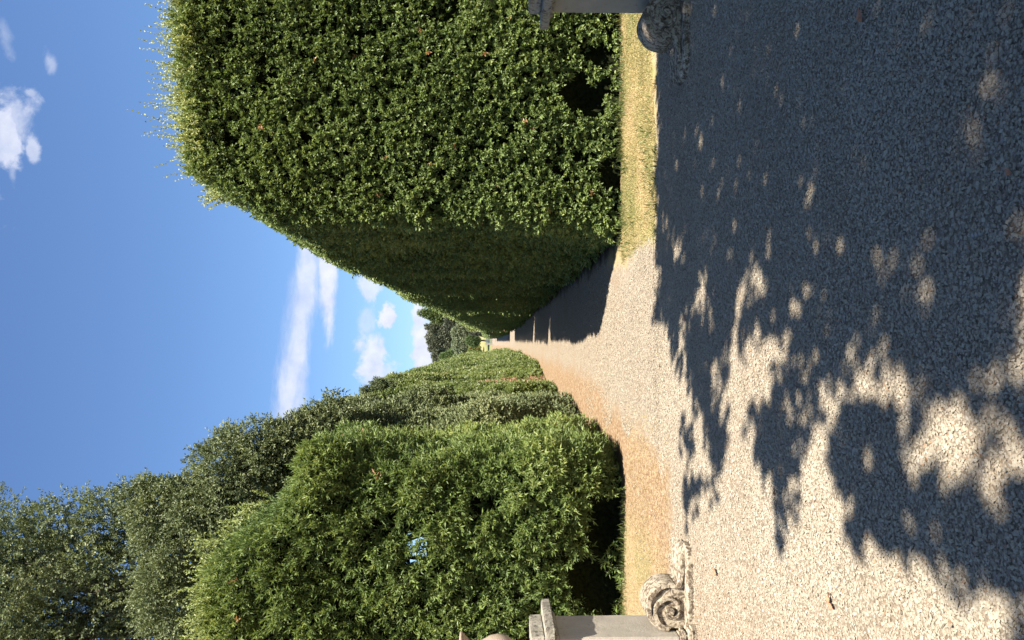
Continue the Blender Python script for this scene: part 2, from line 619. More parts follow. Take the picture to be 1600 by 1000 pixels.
sheet('ground', np.concatenate([[-1500, -700, -300, -120], np.linspace(-60, 60, 61), [120, 300, 700, 1500]]),
      np.concatenate([[-600, -200, -60], np.linspace(-20, 400, 141), [500, 700, 1000, 2500]]), M['ground'])
sheet('gravel_path', np.array([-0.95, -0.3, 0.3, 1.12]), np.linspace(7.6, 190, 160), M['ground'], z0=0.004)
sheet('gravel_forecourt', np.linspace(-7, 8, 61), np.linspace(-3, 7.35, 45), M['ground'], z0=0.004)


# ------------------------------------------------------------------ hedges
def hedge_points(rng, box, r, faces, n, dist_ref, warp):
    """random points on a rounded box; returns base points, normals, distance scale"""
    x0, x1, y0, y1, h = box
    area = {'front': (x1 - x0) * h, 'back': (x1 - x0) * h, 'right': (y1 - y0) * h, 'left': (y1 - y0) * h, 'top': (x1 - x0) * (y1 - y0)}
    lo = np.array([x0, y0, 0.0]); hi = np.array([x1, y1, h])
    out = []
    for f, wgt in faces.items():
        m = int(n * area[f] * wgt)
        p = rng.uniform(lo, hi, (m, 3))
        if f in ('right', 'left', 'top'):
            # nearer parts carry more, finer leaves
            d0, d1 = max(y0, 3), y1
            u = rng.uniform(0, 1, m)
            if d1 / d0 > 1.3:
                e = 1 / d0 - u * (1 / d0 - 1 / d1)
                keep = rng.uniform(0, 1, m) < np.clip((d1 - d0) / d1 * 1.4, 0.15, 1)
                p[:, 1] = 1 / e
        if f == 'front': p[:, 1] = y0
        if f == 'back': p[:, 1] = y1
        if f == 'right': p[:, 0] = x1
        if f == 'left': p[:, 0] = x0
        if f == 'top': p[:, 2] = h
        out.append(p)
    p = np.concatenate(out)
    inner_lo = np.array([x0 + r, y0 + r, -9.0]); inner_hi = np.array([x1 - r, y1 - r, h - r])
    c = np.clip(p, inner_lo, inner_hi)
    nn = nrm(p - c)
    q = c + nn * r
    return q, nn


def rounded_core(box, r, inset, res, warp, seed, holes=()):
    x0, x1, y0, y1, h = box
    x0, x1, y0, y1, h = x0 + inset, x1 - inset, y0 + inset, y1 - inset, h - inset
    r = max(r - inset, 0.05)
    parts = []

    def grid(fn, a0, a1, b0, b1):
        na = max(2, int((a1 - a0) / res) + 1); nb = max(2, int((b1 - b0) / res) + 1)
        na, nb = min(na, 260), min(nb, 260)
        A, B = np.meshgrid(np.linspace(a0, a1, na), np.linspace(b0, b1, nb), indexing='ij')
        V = fn(A.ravel(), B.ravel())
        i, j = np.meshgrid(np.arange(na - 1), np.arange(nb - 1), indexing='ij')
        a = (i * nb + j).ravel()
        parts.append((V, np.stack([a, a + nb, a + nb + 1, a + 1], -1)))
    st = lambda *c: np.stack(np.broadcast_arrays(*c), -1).astype(float)
    grid(lambda a, b: st(a, y0, b), x0, x1, 0, h)
    grid(lambda a, b: st(a, y1, b), x0, x1, 0, h)
    grid(lambda a, b: st(x0, a, b), y0, y1, 0, h)
    grid(lambda a, b: st(x1, a, b), y0, y1, 0, h)
    grid(lambda a, b: st(a, b, h), x0, x1, y0, y1)
    V, F = joinq(parts)
    lo = np.array([x0 + r, y0 + r, -9.0]); hi = np.array([x1 - r, y1 - r, h - r])
    c = np.clip(V, lo, hi)
    nn = nrm(V - c)
    V = c + nn * r
    V = V + nn * ((vnoise(V, 3.0, seed) - 0.5) * 0.22)[:, None]
    for (cx, cy, cz, hr, dep) in holes:
        d = np.linalg.norm(V - np.array([cx, cy, cz]), axis=1)
        V = V - nn * (sstep(hr * 1.3, hr * 0.5, d) * dep)[:, None]
    V = warp(V)
    return V, F


def hedge(name, label, box, r, mat, faces, n, leafL, leafW, k=6, seed=1, warp=lambda p: p, amp=(0.08, 0.05), freq=(1.6, 5.0),
          gap=0.3, inset=0.3, group=None, size=0.10, outward=1.0, tonefn=None, holes=(), extra=None, dref=10.0, see_through=None, up=0.25, res=0.14):
    rng = np.random.default_rng(seed)
    x0, x1, y0, y1, h = box
    t = thing(name, label, 'hedge', ((x0 + x1) / 2, y0 + 0.5, float(terrain_z(np.array([0.0]), np.array([y0]))[0])), group)
    p, nn = hedge_points(rng, box, r, faces, n, dref, warp)
    n1 = vnoise(p, freq[0], seed + 1); n2 = vnoise(p, freq[1], seed + 2); n3 = vnoise(p, 0.6, seed + 3)
    off = (n1 - 0.5) * 2 * amp[0] + (n2 - 0.5) * 2 * amp[1] + (n3 - 0.5) * amp[0]
    depth = rng.uniform(0, 1, len(p)) ** 1.6 * inset * 0.9
    q = p + nn * (off - depth)[:, None]
    # sparse where the noise is low: dark pockets
    clump = 0.5 * n2 + 0.5 * vnoise(p, freq[1] * 0.5, seed + 9)
    keep = clump > gap + rng.normal(0, 0.05, len(p))
    # skirt is thinner and further in at the foot
    keep &= rng.uniform(0, 1, len(p)) < sstep(0.0, 0.35, p[:, 2]) + 0.35
    for (cx, cy, cz, hr, dep) in holes:
        d = np.linalg.norm((p - np.array([cx, cy, cz])), axis=1)
        keep &= (d > hr * (0.35 + 1.1 * n2 + 0.5 * (n1 - 0.5)))
    if see_through is not None:
        keep &= ~see_through(p, rng)
    q, nn, off, depth = q[keep], nn[keep], off[keep], depth[keep]
    d = np.maximum(q[:, 1], dref)
    scl = np.clip((d / dref) ** 0.75, 1, 4.5)
    tone = 0.42 + (vnoise(q, 0.9, seed + 4) - 0.5) * 0.35 + rng.normal(0, 0.09, len(q)) + off * 0.9
    if tonefn is not None:
        tone = tonefn(q, tone, rng)
    brown = rng.uniform(0, 1, len(q)) < 0.0012
    tone = np.where(brown | (tone > 1.1), 1.0, np.clip(tone, 0, 0.92))
    A = nn * outward + rng.normal(0, 0.55, (len(q), 3)) + np.array([0, 0, up])
    q = warp(q)
    v, f, tn = sprigs(rng, q, A, size * scl * rng.uniform(0.6, 1.2, len(q)), k, leafL * scl, leafW * scl, tone)
    # bare lower tone limit for brown ones
    parts = [(v, f, tn)]
    if extra is not None:
        parts += extra(rng)
    v, f, tn = join(parts)
    link('foliage', np_mesh('foliage', v, f, False, {'tone': tn}), mat, t)
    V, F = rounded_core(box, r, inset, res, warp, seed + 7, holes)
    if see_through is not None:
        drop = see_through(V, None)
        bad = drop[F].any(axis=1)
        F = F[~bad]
    link('shade_core', np_mesh('shade_core', V, F, True), M['inner'], t)
    return t


def shoots(rng, n, xr, yr, zfn, length, leafL, leafW, lean=0.30, k=26, tone=0.8):
    """tall thin new shoots standing up out of a clipped top, each a stem with leaves along it, in tufts"""
    parts = []
    m = max(3, n // 4)
    T = np.stack([rng.uniform(*xr, m), rng.uniform(*yr, m)], -1)
    tl = rng.uniform(0.35, 1.15, m) ** 1.3
    idx = rng.integers(0, m, n)
    P = np.zeros((n, 3))
    P[:, :2] = T[idx] + rng.normal(0, 0.10, (n, 2))
    P[:, 2] = zfn(P[:, 0], P[:, 1]) - 0.12
    A = nrm(np.stack([rng.normal(0, lean, n), rng.normal(0, lean, n), np.ones(n)], -1))
    Ls = 0.12 + length * tl[idx] * rng.uniform(0.5, 1.1, n)
    parts.append(leaves(rng, P, A, rng.normal(0, 1, (n, 3)), Ls[:, None], np.full((n, 1), 0.006), np.full(n, 0.6), 0.0))
    for q in range(k):
        t = (q + rng.uniform(0, 1, n)) / k
        pos = P + A * (Ls * t)[:, None]
        D = A * 0.8 + rng.normal(0, 0.55, (n, 3))
        parts.append(leaves(rng, pos, D, rng.normal(0, 0.6, (n, 3)) + SUNWARD, leafL * (1.1 - 0.5 * t)[:, None], np.full((n, 1), leafW), np.clip(tone + rng.normal(0, 0.08, n), 0, 0.92)))
    return parts


# right hedge, four lengths with gaps between
def warpA(p):
    p = p.copy()
    top = 0.78 + 0.22 * sstep(1.2, 2.2, p[:, 0] + 0.0 * p[:, 1])
    hh = 5.2 * (0.80 + 0.20 * sstep(1.15, 2.0, p[:, 0])) + 0.09 * np.clip(p[:, 0] - 2.0, 0, 4) - 0.035 * np.clip(p[:, 1] - 10, 0, 20)
    p[:, 2] *= hh / 4.95
    p[:, 0] += 0.15 * sstep(13.5, 9.5, p[:, 1]) * sstep(0.1, 0.8, p[:, 2]) * sstep(3.5, 1.5, p[:, 0])
    return p


def extraA(rng):
    zf = lambda x, y: 5.05 + 0.09 * np.clip(x - 2.0, 0, 4) + 0 * y - 0.1 * (x < 2)
    a = shoots(rng, 1700, (1.9, 5.4), (9.5, 10.6), zf, 0.28, 0.046, 0.022, tone=0.86)
    b = shoots(rng, 1000, (2.3, 5.4), (9.6, 10.6), zf, 0.58, 0.046, 0.022, tone=0.92)
    # twigs of the front corner reaching out into the light of the side
    return a + b


hedge('clipped_hedge', 'tall clipped hedge with sunlit front face and silvery shoots on top, beside the bare pier',
      (1.27, 7.5, 9.45, 20.3, 4.95), 0.22, M['laurel'], {'front': 1.0, 'left': 0.34, 'top': 0.14, 'back': 0.05}, 1150,  # thin left face lets the dark core show, deepening its shade
      0.048, 0.027, k=6, seed=11, warp=warpA, amp=(0.05, 0.06), freq=(1.8, 6.5), gap=0.30, inset=0.26, size=0.06,
      holes=[(3.0, 9.45, 0.42, 0.30, 0.3), (3.45, 9.45, 0.30, 0.20, 0.3), (2.0, 9.45, 0.12, 0.2, 0.2)],
      extra=extraA, group='clipped hedges on the shaded side of the alley')


def make_warp(h0, h1, y0, y1, H, xs=None):
    def w(p):
        p = p.copy()
        hh = h0 + (h1 - h0) * np.clip((p[:, 1] - y0) / (y1 - y0), 0, 1)
        p[:, 2] *= hh / H
        p[:, 2] += terrain_z(p[:, 0], p[:, 1])
        if xs is not None:
            p[:, 0] += xs(p[:, 1], p[:, 2])
        return p
    return w


hedge('clipped_hedge', 'dark shaded clipped hedge just past the first gap, its edge lit in a thin line',
      (1.21, 6.0, 21.4, 30.0, 4.1), 0.3, M['laurel'], {'front': 0.9, 'left': 0.45, 'top': 0.25}, 520, 0.046, 0.024, k=6, seed=12,
      warp=make_warp(4.15, 3.75, 21.4, 30, 4.1), inset=0.24, size=0.07, gap=0.28, dref=16, group='clipped hedges on the shaded side of the alley')
hedge('clipped_hedge', 'long shaded clipped hedge between the second gap and the far opening',
      (1.19, 5.0, 31.3, 65.0, 3.6), 0.3, M['laurel'], {'front': 0.9, 'left': 0.45, 'top': 0.3}, 260, 0.05, 0.027, k=5, seed=13,
      warp=make_warp(3.75, 3.15, 31, 65, 3.6), inset=0.24, size=0.09, gap=0.25, dref=18, group='clipped hedges on the shaded side of the alley')
hedge('clipped_hedge', 'farthest shaded clipped hedge, beyond the wide sunlit opening in the row',
      (1.27, 5.0, 89.0, 150.0, 3.0), 0.3, M['clipped'], {'front': 0.9, 'left': 0.8, 'top': 0.6}, 90, 0.06, 0.035, k=5, seed=14,
      warp=make_warp(3.0, 2.2, 89, 150, 3.0), inset=0.24, size=0.1, gap=0.2, dref=22, group='clipped hedges on the shaded side of the alley')

# left hedge
HX, HY, HZ = -2.55, 9.0, 3.0   # thin place with sky behind


def hole_left(p, rng):
    cpos = np.array([0, 0, EYE])
    a = uv_of(652, 862)
    q = p - cpos
    yy = np.maximum(q[:, 1], 1.0)
    du = q[:, 0] / yy - a[0]; dv = q[:, 2] / yy - a[1]
    d = np.sqrt((du / 0.024) ** 2 + (dv / 0.018) ** 2)
    if rng is None:
        return d + 2.4 * (vnoise(p, 6.0, 4) - 0.5) < 0.70
    return rng.uniform(0, 1, len(p)) < 0.40 * sstep(1.2, 0.4, d) * (vnoise(p, 6, 14) > 0.5)


def warpL(p):
    p = p.copy()
    # shoulder falls towards the alley
    p[:, 2] *= 1 - 0.22 * sstep(-2.9, -1.6, p[:, 0])
    p[:, 2] *= 1 + 0.015 * (p[:, 0] < -99)
    p[:, 0] += 0.10 * np.sin(p[:, 2] * 1.7 + 0.6) - 0.12 * sstep(0.7, 0.0, p[:, 2])
    p[:, 1] += 0.22 * sstep(0.9, 0.0, p[:, 2])
    return p


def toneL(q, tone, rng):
    return tone + 0.10 + 0.25 * sstep(4.5, 4.85, q[:, 2]) * sstep(-2.4, -3.2, q[:, 0]) + 0.08 * vnoise(q, 0.5, 77)  # lighter leaves along the top shelf: its sunlit band put into the tone


def extraL(rng):
    zf = lambda x, y: 4.85 + 0 * x
    return shoots(rng, 900, (-5.6, -2.35), (9.25, 11.6), zf, 0.35, 0.06, 0.018, tone=0.9)


hedge('laurel_hedge', 'bright green long-leaved hedge behind the stone pier, with see-through gaps',
      (-6.8, -1.27, 9.2, 12.2, 4.9), 0.45, M['spike'], {'front': 1.0, 'right': 0.9, 'top': 0.55}, 660,
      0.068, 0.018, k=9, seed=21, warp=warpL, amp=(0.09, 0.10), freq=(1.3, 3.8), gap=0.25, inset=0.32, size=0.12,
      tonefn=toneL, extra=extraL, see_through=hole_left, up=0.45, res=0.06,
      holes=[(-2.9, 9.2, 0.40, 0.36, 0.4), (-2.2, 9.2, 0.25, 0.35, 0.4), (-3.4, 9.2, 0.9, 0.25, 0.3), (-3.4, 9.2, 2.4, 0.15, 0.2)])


def xs_mid(y, z):
    return 0.16 * np.sin(y * 0.9 + 0.5) * 0.8 - 0.06 * z / 5 + 0.10 * np.sin(z * 2.1 + y * 1.3)


hedge('holm_oak_hedge', 'grey-green rounded hedge bulging along the sunny side of the alley',
      (-2.9, -1.32, 12.3, 19.2, 5.1), 0.5, M['oak'], {'front': 0.7, 'right': 1.0, 'top': 0.7}, 620,
      0.042, 0.022, k=7, seed=22, warp=make_warp(5.1, 5.0, 12, 19, 5.1, xs_mid), amp=(0.22, 0.12), freq=(1.1, 3.2), gap=0.33, inset=0.35, size=0.10, up=0.3)


def xs_far(y, z):
    bul = 0.42 * sstep(20, 30, y) * sstep(60, 42, y) + 0.3 * sstep(42, 60, y)
    return -0.2 * sstep(40, 90, y) + (bul + 0.12 * np.sin(y * 0.7)) * sstep(3.2, 0.4, z - 0.02 * np.clip(y - 92, 0, 200)) + 0.06 * np.sin(z * 2 + y)


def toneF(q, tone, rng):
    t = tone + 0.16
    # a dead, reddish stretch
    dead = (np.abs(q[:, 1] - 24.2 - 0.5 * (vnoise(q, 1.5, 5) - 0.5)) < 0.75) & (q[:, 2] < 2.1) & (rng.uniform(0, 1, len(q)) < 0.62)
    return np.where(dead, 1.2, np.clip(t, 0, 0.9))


_h0 = hedge


def hedge_far():
    return hedge('clipped_hedge', 'long bright green clipped hedge with a reddish dead patch, sunny side of the alley',
                 (-3.1, -1.27, 19.3, 96.0, 5.1), 0.35, M['clipped'], {'front': 0.6, 'right': 1.25, 'top': 0.30}, 250,
                 0.044, 0.024, k=6, seed=23, warp=make_warp(5.05, 4.6, 19, 96, 5.1, xs_far), amp=(0.13, 0.08), freq=(0.9, 3.0), gap=0.27,
                 inset=0.3, size=0.09, tonefn=toneF, dref=16, up=0.3)


# let the dead patch keep its brown tone
_clip = np.clip
hedge_far()


# ------------------------------------------------------------------ trees
def tree(name, label, base, clumps, mat, leafL, leafW, n, k=6, seed=1, size=0.12, trunk_r=0.15, group=None, gap=0.3, fork=0.4, cat='tree', tone0=0.45,
         limbs=True, tufts=0, elong=1.0, core=True, dens_pow=2.0):
    rng = np.random.default_rng(seed)
    bx, by, bz = base
    t = thing(name, label, cat, base, group)
    cl = np.array([c[:3] for c in clumps], float); rad = np.array([c[3] for c in clumps], float)
    if tufts:
        sd_ = nrm(rng.normal(0, 1, (len(cl) * tufts, 3)) + np.array([0, 0, 0.4]))
        rs = np.repeat(rad, tufts)
        cl = np.concatenate([cl, np.repeat(cl, tufts, axis=0) + sd_ * (rs * rng.uniform(0.8, 1.12, len(rs)))[:, None]])
        rad = np.concatenate([rad, rs * rng.uniform(0.2, 0.42, len(rs))])
    w = rad ** dens_pow; w = w / w.sum()
    idx = rng.choice(len(cl), n, p=w)
    d = nrm(rng.normal(0, 1, (n, 3)))
    rr = rad[idx] * (0.45 + 0.6 * rng.uniform(0, 1, n) ** 0.5)
    P = cl[idx] + d * rr[:, None] * np.array([1, 1, elong])
    nz = vnoise(P, 1.4 / max(rad.mean(), 0.2), seed + 1)
    P = P + d * ((nz - 0.5) * rad[idx] * 0.7)[:, None]
    keep = vnoise(P, 2.4 / max(rad.mean(), 0.2), seed + 2) > gap
    P, d, idx = P[keep], d[keep], idx[keep]
    tone = tone0 + (vnoise(P, 1.0 / max(rad.mean(), 0.2), seed + 3) - 0.5) * 0.5 + rng.normal(0, 0.1, len(P))
    A = d + rng.normal(0, 0.5, (len(P), 3)) + np.array([0, 0, 0.3])
    v, f, tn = sprigs(rng, P, A, size * rng.uniform(0.6, 1.3, len(P)), k, np.full(len(P), leafL), np.full(len(P), leafW), np.clip(tone, 0, 1))
    link('crown', np_mesh('crown', v, f, False, {'tone': tn}), mat, t)
    tr = []
    cc = cl.mean(axis=0)
    top = np.array([cc[0], cc[1], max(cc[2], bz + 0.3)])
    b0 = np.array([bx, by, bz - 0.05])
    fk = b0 + (top - b0) * fork
    pts = [b0, b0 + (fk - b0) * 0.33 + np.append(rng.normal(0, trunk_r * 0.4, 2), 0), b0 + (fk - b0) * 0.7, fk, fk + (top - fk) * 0.5, top]
    tr.append(tube(pts, [trunk_r * 1.35, trunk_r * 1.05, trunk_r * 0.95, trunk_r * 0.85, trunk_r * 0.55, trunk_r * 0.25], 9, 0.05, rng))
    if limbs:
        order = np.argsort(-rad)[:26]
        for i in order:
            m_ = fk + (cl[i] - fk) * 0.5 + rng.normal(0, rad[i] * 0.2, 3)
            tr.append(tube([fk - (fk - b0) * rng.uniform(0, 0.2), m_, cl[i] - (cl[i] - m_) * 0.4, cl[i]],
                           [trunk_r * 0.42, trunk_r * 0.28, trunk_r * 0.14, trunk_r * 0.05], 6))
    V, F = joinq(tr)
    link('trunk', np_mesh('trunk', V, F, True), M['bark'], t)
    return t


def from_px(items, dist):
    """clump list from (photo x, photo y, radius in photo px, extra distance)"""
    out = []
    for px, py, r, dd in items:
        u, v = uv_of(px, py)
        D = dist + dd
        out.append((u * D, D, EYE + v * D, r / FPX * D))
    return out


# holm oaks rising behind the left hedge
tree('holm_oak', 'tall dark grey-green oak rising highest behind the hedge, at the outer side',
     (-5.4, 14.5, 0), from_px([(40, 880, 85, 0), (120, 850, 75, 0.3), (20, 960, 100, 0.5), (130, 930, 90, 0.2), (200, 830, 62, 0), (230, 900, 85, 0.4),
                               (-60, 900, 110, 0.8), (-120, 1000, 130, 0.5), (60, 1060, 130, 1.0), (200, 1020, 110, 0.8), (10, 838, 42, 0), (85, 820, 36, 0),
                               (160, 806, 34, 0), (212, 778, 30, 0), (180, 1100, 150, 1), (265, 960, 70, 0.5), (-160, 860, 60, .5)], 14.0),
     M['oak'], 0.052, 0.028, 42000, k=7, seed=31, size=0.13, trunk_r=0.20, gap=0.32, tufts=7)
tree('holm_oak', 'dense grey-green oak crown bulging over the hedge shoulder beside the alley',
     (-3.1, 13.2, 0), from_px([(360, 740, 58, 0), (420, 705, 46, 0), (390, 790, 70, 0.2), (460, 690, 40, 0.3), (340, 800, 55, 0.2), (300, 775, 36, 0.2),
                               (255, 800, 46, 0.3), (300, 850, 60, 0.5), (430, 780, 60, 0.1), (520, 665, 42, 0.5), (290, 920, 70, 0.5), (245, 772, 26, 0.3)], 12.6),
     M['oak'], 0.050, 0.026, 24000, k=7, seed=32, size=0.12, trunk_r=0.15, gap=0.32, tufts=6)
# small dark tips over the long hedge
for i, (px, py, r, D, lab) in enumerate([(590, 600, 7, 21, 'small dark conical treetop sticking up over the long bright hedge'),
                                         (572, 612, 6, 20, 'smaller dark twiggy treetop beside the conical one over the long hedge')]):
    cl = from_px([(px + 4, py + 2, r, 0), (px, py, r * 0.8, 0), (px - 5, py - 1, r * 0.5, 0), (px + 12, py + 4, r * 1.2, 0), (px + 22, py + 8, r * 1.4, 0)], D)
    tree('young_tree', lab, (cl[0][0] - 0.3, D + 0.4, 0), cl, M['oak'], 0.05, 0.02, 700, k=6, seed=40 + i, size=0.1, trunk_r=0.05, limbs=False, tone0=0.2,
         group='treetops over the long hedge')


def cone_clumps(px_tip, px_base, py, w_px, D, steps=7):
    it = []
    for s in range(steps):
        t = s / (steps - 1)
        it.append((px_tip + (px_base - px_tip) * t, py, max(w_px * (0.12 + 0.88 * t), 1.2), 0))
    return from_px(it, D)


def far_tree(name, label, items, D, mat, n, tone0=0.5, leaf=0.5, seed=50, trunk=0.25, group='trees on the far hill', gap=0.3, steps=None):
    cl = from_px(items, D)
    cx = np.mean([c[0] for c in cl])
    b = (cx, D, float(terrain_z(np.array([cx]), np.array([float(D)]))[0]))
    return tree(name, label, b, cl, mat, leaf, leaf * 0.55, n, k=4, seed=seed, size=leaf, trunk_r=trunk, gap=gap, tone0=tone0, limbs=False, fork=0.5,
                group=group)


far_tree('conifer_tree', 'light green conifer with a pointed tip, first tree beyond the shaded hedge',
         [(655, 488, 1.6, 0), (660, 489, 3, 0), (666, 490, 5, 0), (673, 491, 7, 0), (681, 493, 9, 0), (690, 493, 11, 0), (700, 492, 12, 0), (710, 488, 10, 0), (690, 478, 10, 3)],
         262, M['lime'], 3800, seed=51, leaf=0.6)
far_tree('cedar_tree', 'dark grey conifer with ragged side branches next to the pointed light green one',
         [(668, 511, 2.4, 0), (673, 512, 4, 0), (674, 521, 3, 0), (680, 514, 8, 0), (690, 513, 11, 0), (700, 514, 12, 0), (684, 505, 7, 0), (706, 508, 6, 0)],
         272, M['conifer'], 3600, seed=52, leaf=0.6)
far_tree('cedar_tree', 'dark grey conifer with a flat jagged top, middle of the far trees',
         [(669, 527, 2.4, 0), (672, 534, 3, 0), (676, 530, 6, 0), (684, 535, 9, 0), (694, 532, 11, 0), (703, 538, 10, 0), (678, 542, 6, 0), (703, 528, 6, 0), (674, 545, 3, 0)],
         276, M['conifer'], 3600, seed=53, leaf=0.6)
far_tree('conifer_tree', 'dark pointed tree rising behind the round green one near the sunny hedge',
         [(680, 556, 4, 0), (686, 555, 7, 0), (695, 556, 9, 0), (690, 564, 8, 0), (684, 566, 5, 0), (704, 556, 10, 0), (682, 573, 5, 0)],
         280, M['conifer'], 3000, seed=54, leaf=0.6, tone0=0.6)
far_tree('broadleaf_tree', 'round mid green tree at the foot of the far trees beside the sunny hedge',
         [(698, 562, 8, 0), (704, 556, 7, 0), (705, 568, 8, 0), (700, 574, 8, 0), (694, 578, 7, 0)],
         245, M['broad'], 3200, seed=55, leaf=0.6)
far_tree('dark_tree', 'very dark broad bush with a visible trunk under the light green conifer',
         [(706, 500, 8, 0), (712, 506, 8, 0), (716, 499, 6, 0), (702, 508, 6, 0), (710, 494, 6, 0)], 250, M['conifer'], 1800, seed=56, leaf=0.6, tone0=0.1)
far_tree('olive_tree', 'pale silvery olive tree on the field, nearer the shaded hedge',
         [(716, 519, 7, 0), (722, 522, 7, 0), (713, 524, 5, 0), (728, 519, 6, 0), (720, 514, 6, 0), (710, 520, 4, 0)], 232, M['olive'], 2200, seed=57, leaf=0.45)
far_tree('olive_tree', 'pale silvery olive tree on the field, nearer the sunny hedge',
         [(713, 540, 6, 0), (719, 545, 8, 0), (725, 549, 8, 0), (730, 544, 6, 0), (722, 538, 6, 0), (731, 552, 6, 0), (712, 535, 4, 0)], 228, M['olive'], 2400, seed=58, leaf=0.45)
far_tree('round_bush', 'round dark green bush standing behind the gate',
         [(735, 533, 6, 0), (740, 534, 6, 0), (737, 529, 4, 0), (744, 532, 5, 0)], 205, M['broad'], 1500, seed=59, leaf=0.35, tone0=0.1)
far_tree('cypress', 'very thin dark cypress at the end of the shaded hedge',
         [(735, 522, 0.8, 0), (739, 522, 1.2, 0), (743, 522, 1.7, 0), (748, 522, 2.2, 0), (753, 522, 2.6, 0), (758, 522, 2.8, 0), (763, 522, 2.6, 0)],
         160, M['conifer'], 1500, seed=60, leaf=0.2, tone0=0.1)
far_tree('fruit_tree', 'small yellow-green tree on the meadow above the end of the shaded hedge',
         [(731, 504, 6, 0), (737, 509, 6, 0), (726, 500, 6, 0), (741, 512, 4, 0)], 222, M['clipped'], 1500, seed=61, leaf=0.4, tone0=0.75)
far_tree('fruit_tree', 'small yellow-green tree on the meadow beside the sunny hedge end',
         [(738, 547, 5, 0), (743, 551, 6, 0), (737, 556, 5, 0), (745, 545, 4, 0)], 218, M['clipped'], 1500, seed=62, leaf=0.4, tone0=0.75)


# ------------------------------------------------------------------ shade tree behind the camera
SHADE = [  # rows: photo y 0..1000 by 50; columns: photo x 1000..1600 by 50; 0 sun, 9 full shade
    "0999999999999", "0999999999999", "0999999999999", "0999999999899", "0999999999699", "0999999999899",
    "0899879999599", "0795999997799", "0587798988886", "0476877957874",
    "0378768868652", "0366536655324", "0254426523647", "0153343472785", "0152725884213", "0052617997105", "0010304899858", "0000001469979",
    "0000000002589", "0000000000014", "0000000000000"]
SM = np.array([[int(c) for c in r] for r in SHADE], float) / 9


def shade_at(G):
    px, py = project(G)
    fx = np.clip((px - 1000) / 50, 0, 11.999); fy = np.clip(py / 50, 0, 19.999)
    i, j = fy.astype(int), fx.astype(int)
    a, b = fy - i, fx - j
    s = SM[i, j] * (1 - a) * (1 - b) + SM[i + 1, j] * a * (1 - b) + SM[i, j + 1] * (1 - a) * b + SM[i + 1, j + 1] * a * b
    return s


def shade_tree():
    rng = np.random.default_rng(71)
    t = thing('plane_tree', 'large leafy tree behind the viewer throwing the dappled shade over the gravel', 'tree', (5.5, -1.5, 0))
    step = 0.13
    gx, gy = np.meshgrid(np.arange(-3.5, 5.2, step), np.arange(1.0, 7.6, step), indexing='ij')
    G = np.stack([gx.ravel(), gy.ravel(), 0 * gx.ravel()], -1)
    G[:, :2] += rng.uniform(-step / 2, step / 2, (len(G), 2))
    s = shade_at(G)
    # outside the picture the shade goes on to the right
    px, py = project(G)
    s = np.where(py < 0, sstep(7.45, 7.2, G[:, 1]), s)
    s = np.where((G[:, 1] < 2.1) & (px > 1650), 0.85 * (G[:, 0] > -1.2), s)
    nz = ((vnoise(G, 2.4, 91) - 0.5) * 0.55 + (vnoise(G, 5.5, 92) - 0.5) * 0.45) * 1.8 + 0.5
    on = s > 0.12 + 0.85 * np.clip(nz, 0, 1)
    G = G[on]
    Z = 5.6 + 2.6 * vnoise(G, 0.8, 93) + rng.uniform(-0.5, 0.5, len(G))
    cen = G.copy()
    cen[:, :2] -= LPZ * Z[:, None]
    cen[:, 2] = Z
    P = np.repeat(cen, 11, axis=0)
    P = P + rng.normal(0, 0.055, P.shape) * np.array([1, 1, 1.8])
    A = rng.normal(0, 1, P.shape)
    v, f, tn = sprigs(rng, P, A, np.full(len(P), 0.08), 6, np.full(len(P), 0.09), np.full(len(P), 0.06), np.full(len(P), 0.4))
    # the rest of the crown, behind the viewer, spread wide to block sky light
    gx, gy = np.meshgrid(np.arange(-1.6, 10.5, 0.3), np.arange(-6.0, 6.6, 0.3), indexing='ij')
    G = np.stack([gx.ravel(), gy.ravel(), 0 * gx.ravel()], -1)
    G = G[(G[:, 1] < 0.9) | (G[:, 0] > 5.3)]
    Z2 = 5.8 + 3.0 * vnoise(G, 0.6, 94) + rng.uniform(-0.5, 0.5, len(G))
    G[:, :2] -= LPZ * Z2[:, None]
    G[:, 2] = Z2
    P2 = np.repeat(G, 9, axis=0)
    P2 = P2 + rng.normal(0, 0.17, P2.shape)
    e = sprigs(rng, P2, rng.normal(0, 1, P2.shape), np.full(len(P2), 0.15), 5, np.full(len(P2), 0.19), np.full(len(P2), 0.12), np.full(len(P2), 0.4))
    v, f, tn = join([(v, f, tn), e])
    link('crown', np_mesh('crown', v, f, False, {'tone': tn}), M['shade'], t)
    tr = [tube([(5.5, -1.5, -0.1), (5.4, -1.4, 1.2), (5.2, -1.2, 2.6), (4.7, -0.9, 4.2), (4.0, -0.4, 5.6), (3.2, 0.4, 6.8)], [0.36, 0.28, 0.25, 0.21, 0.15, 0.09], 12, 0.04, rng)]
    fk = np.array([4.9, -1.0, 3.6])
    for i in rng.choice(len(cen), 22, replace=False):
        c = cen[i]
        m_ = fk + (c - fk) * 0.5 + np.array([0, 0, 0.5])
        tr.append(tube([fk, m_, c], [0.08, 0.045, 0.015], 6))
    V, F = joinq(tr)
    link('trunk', np_mesh('trunk', V, F, True), M['bark'], t)


shade_tree()
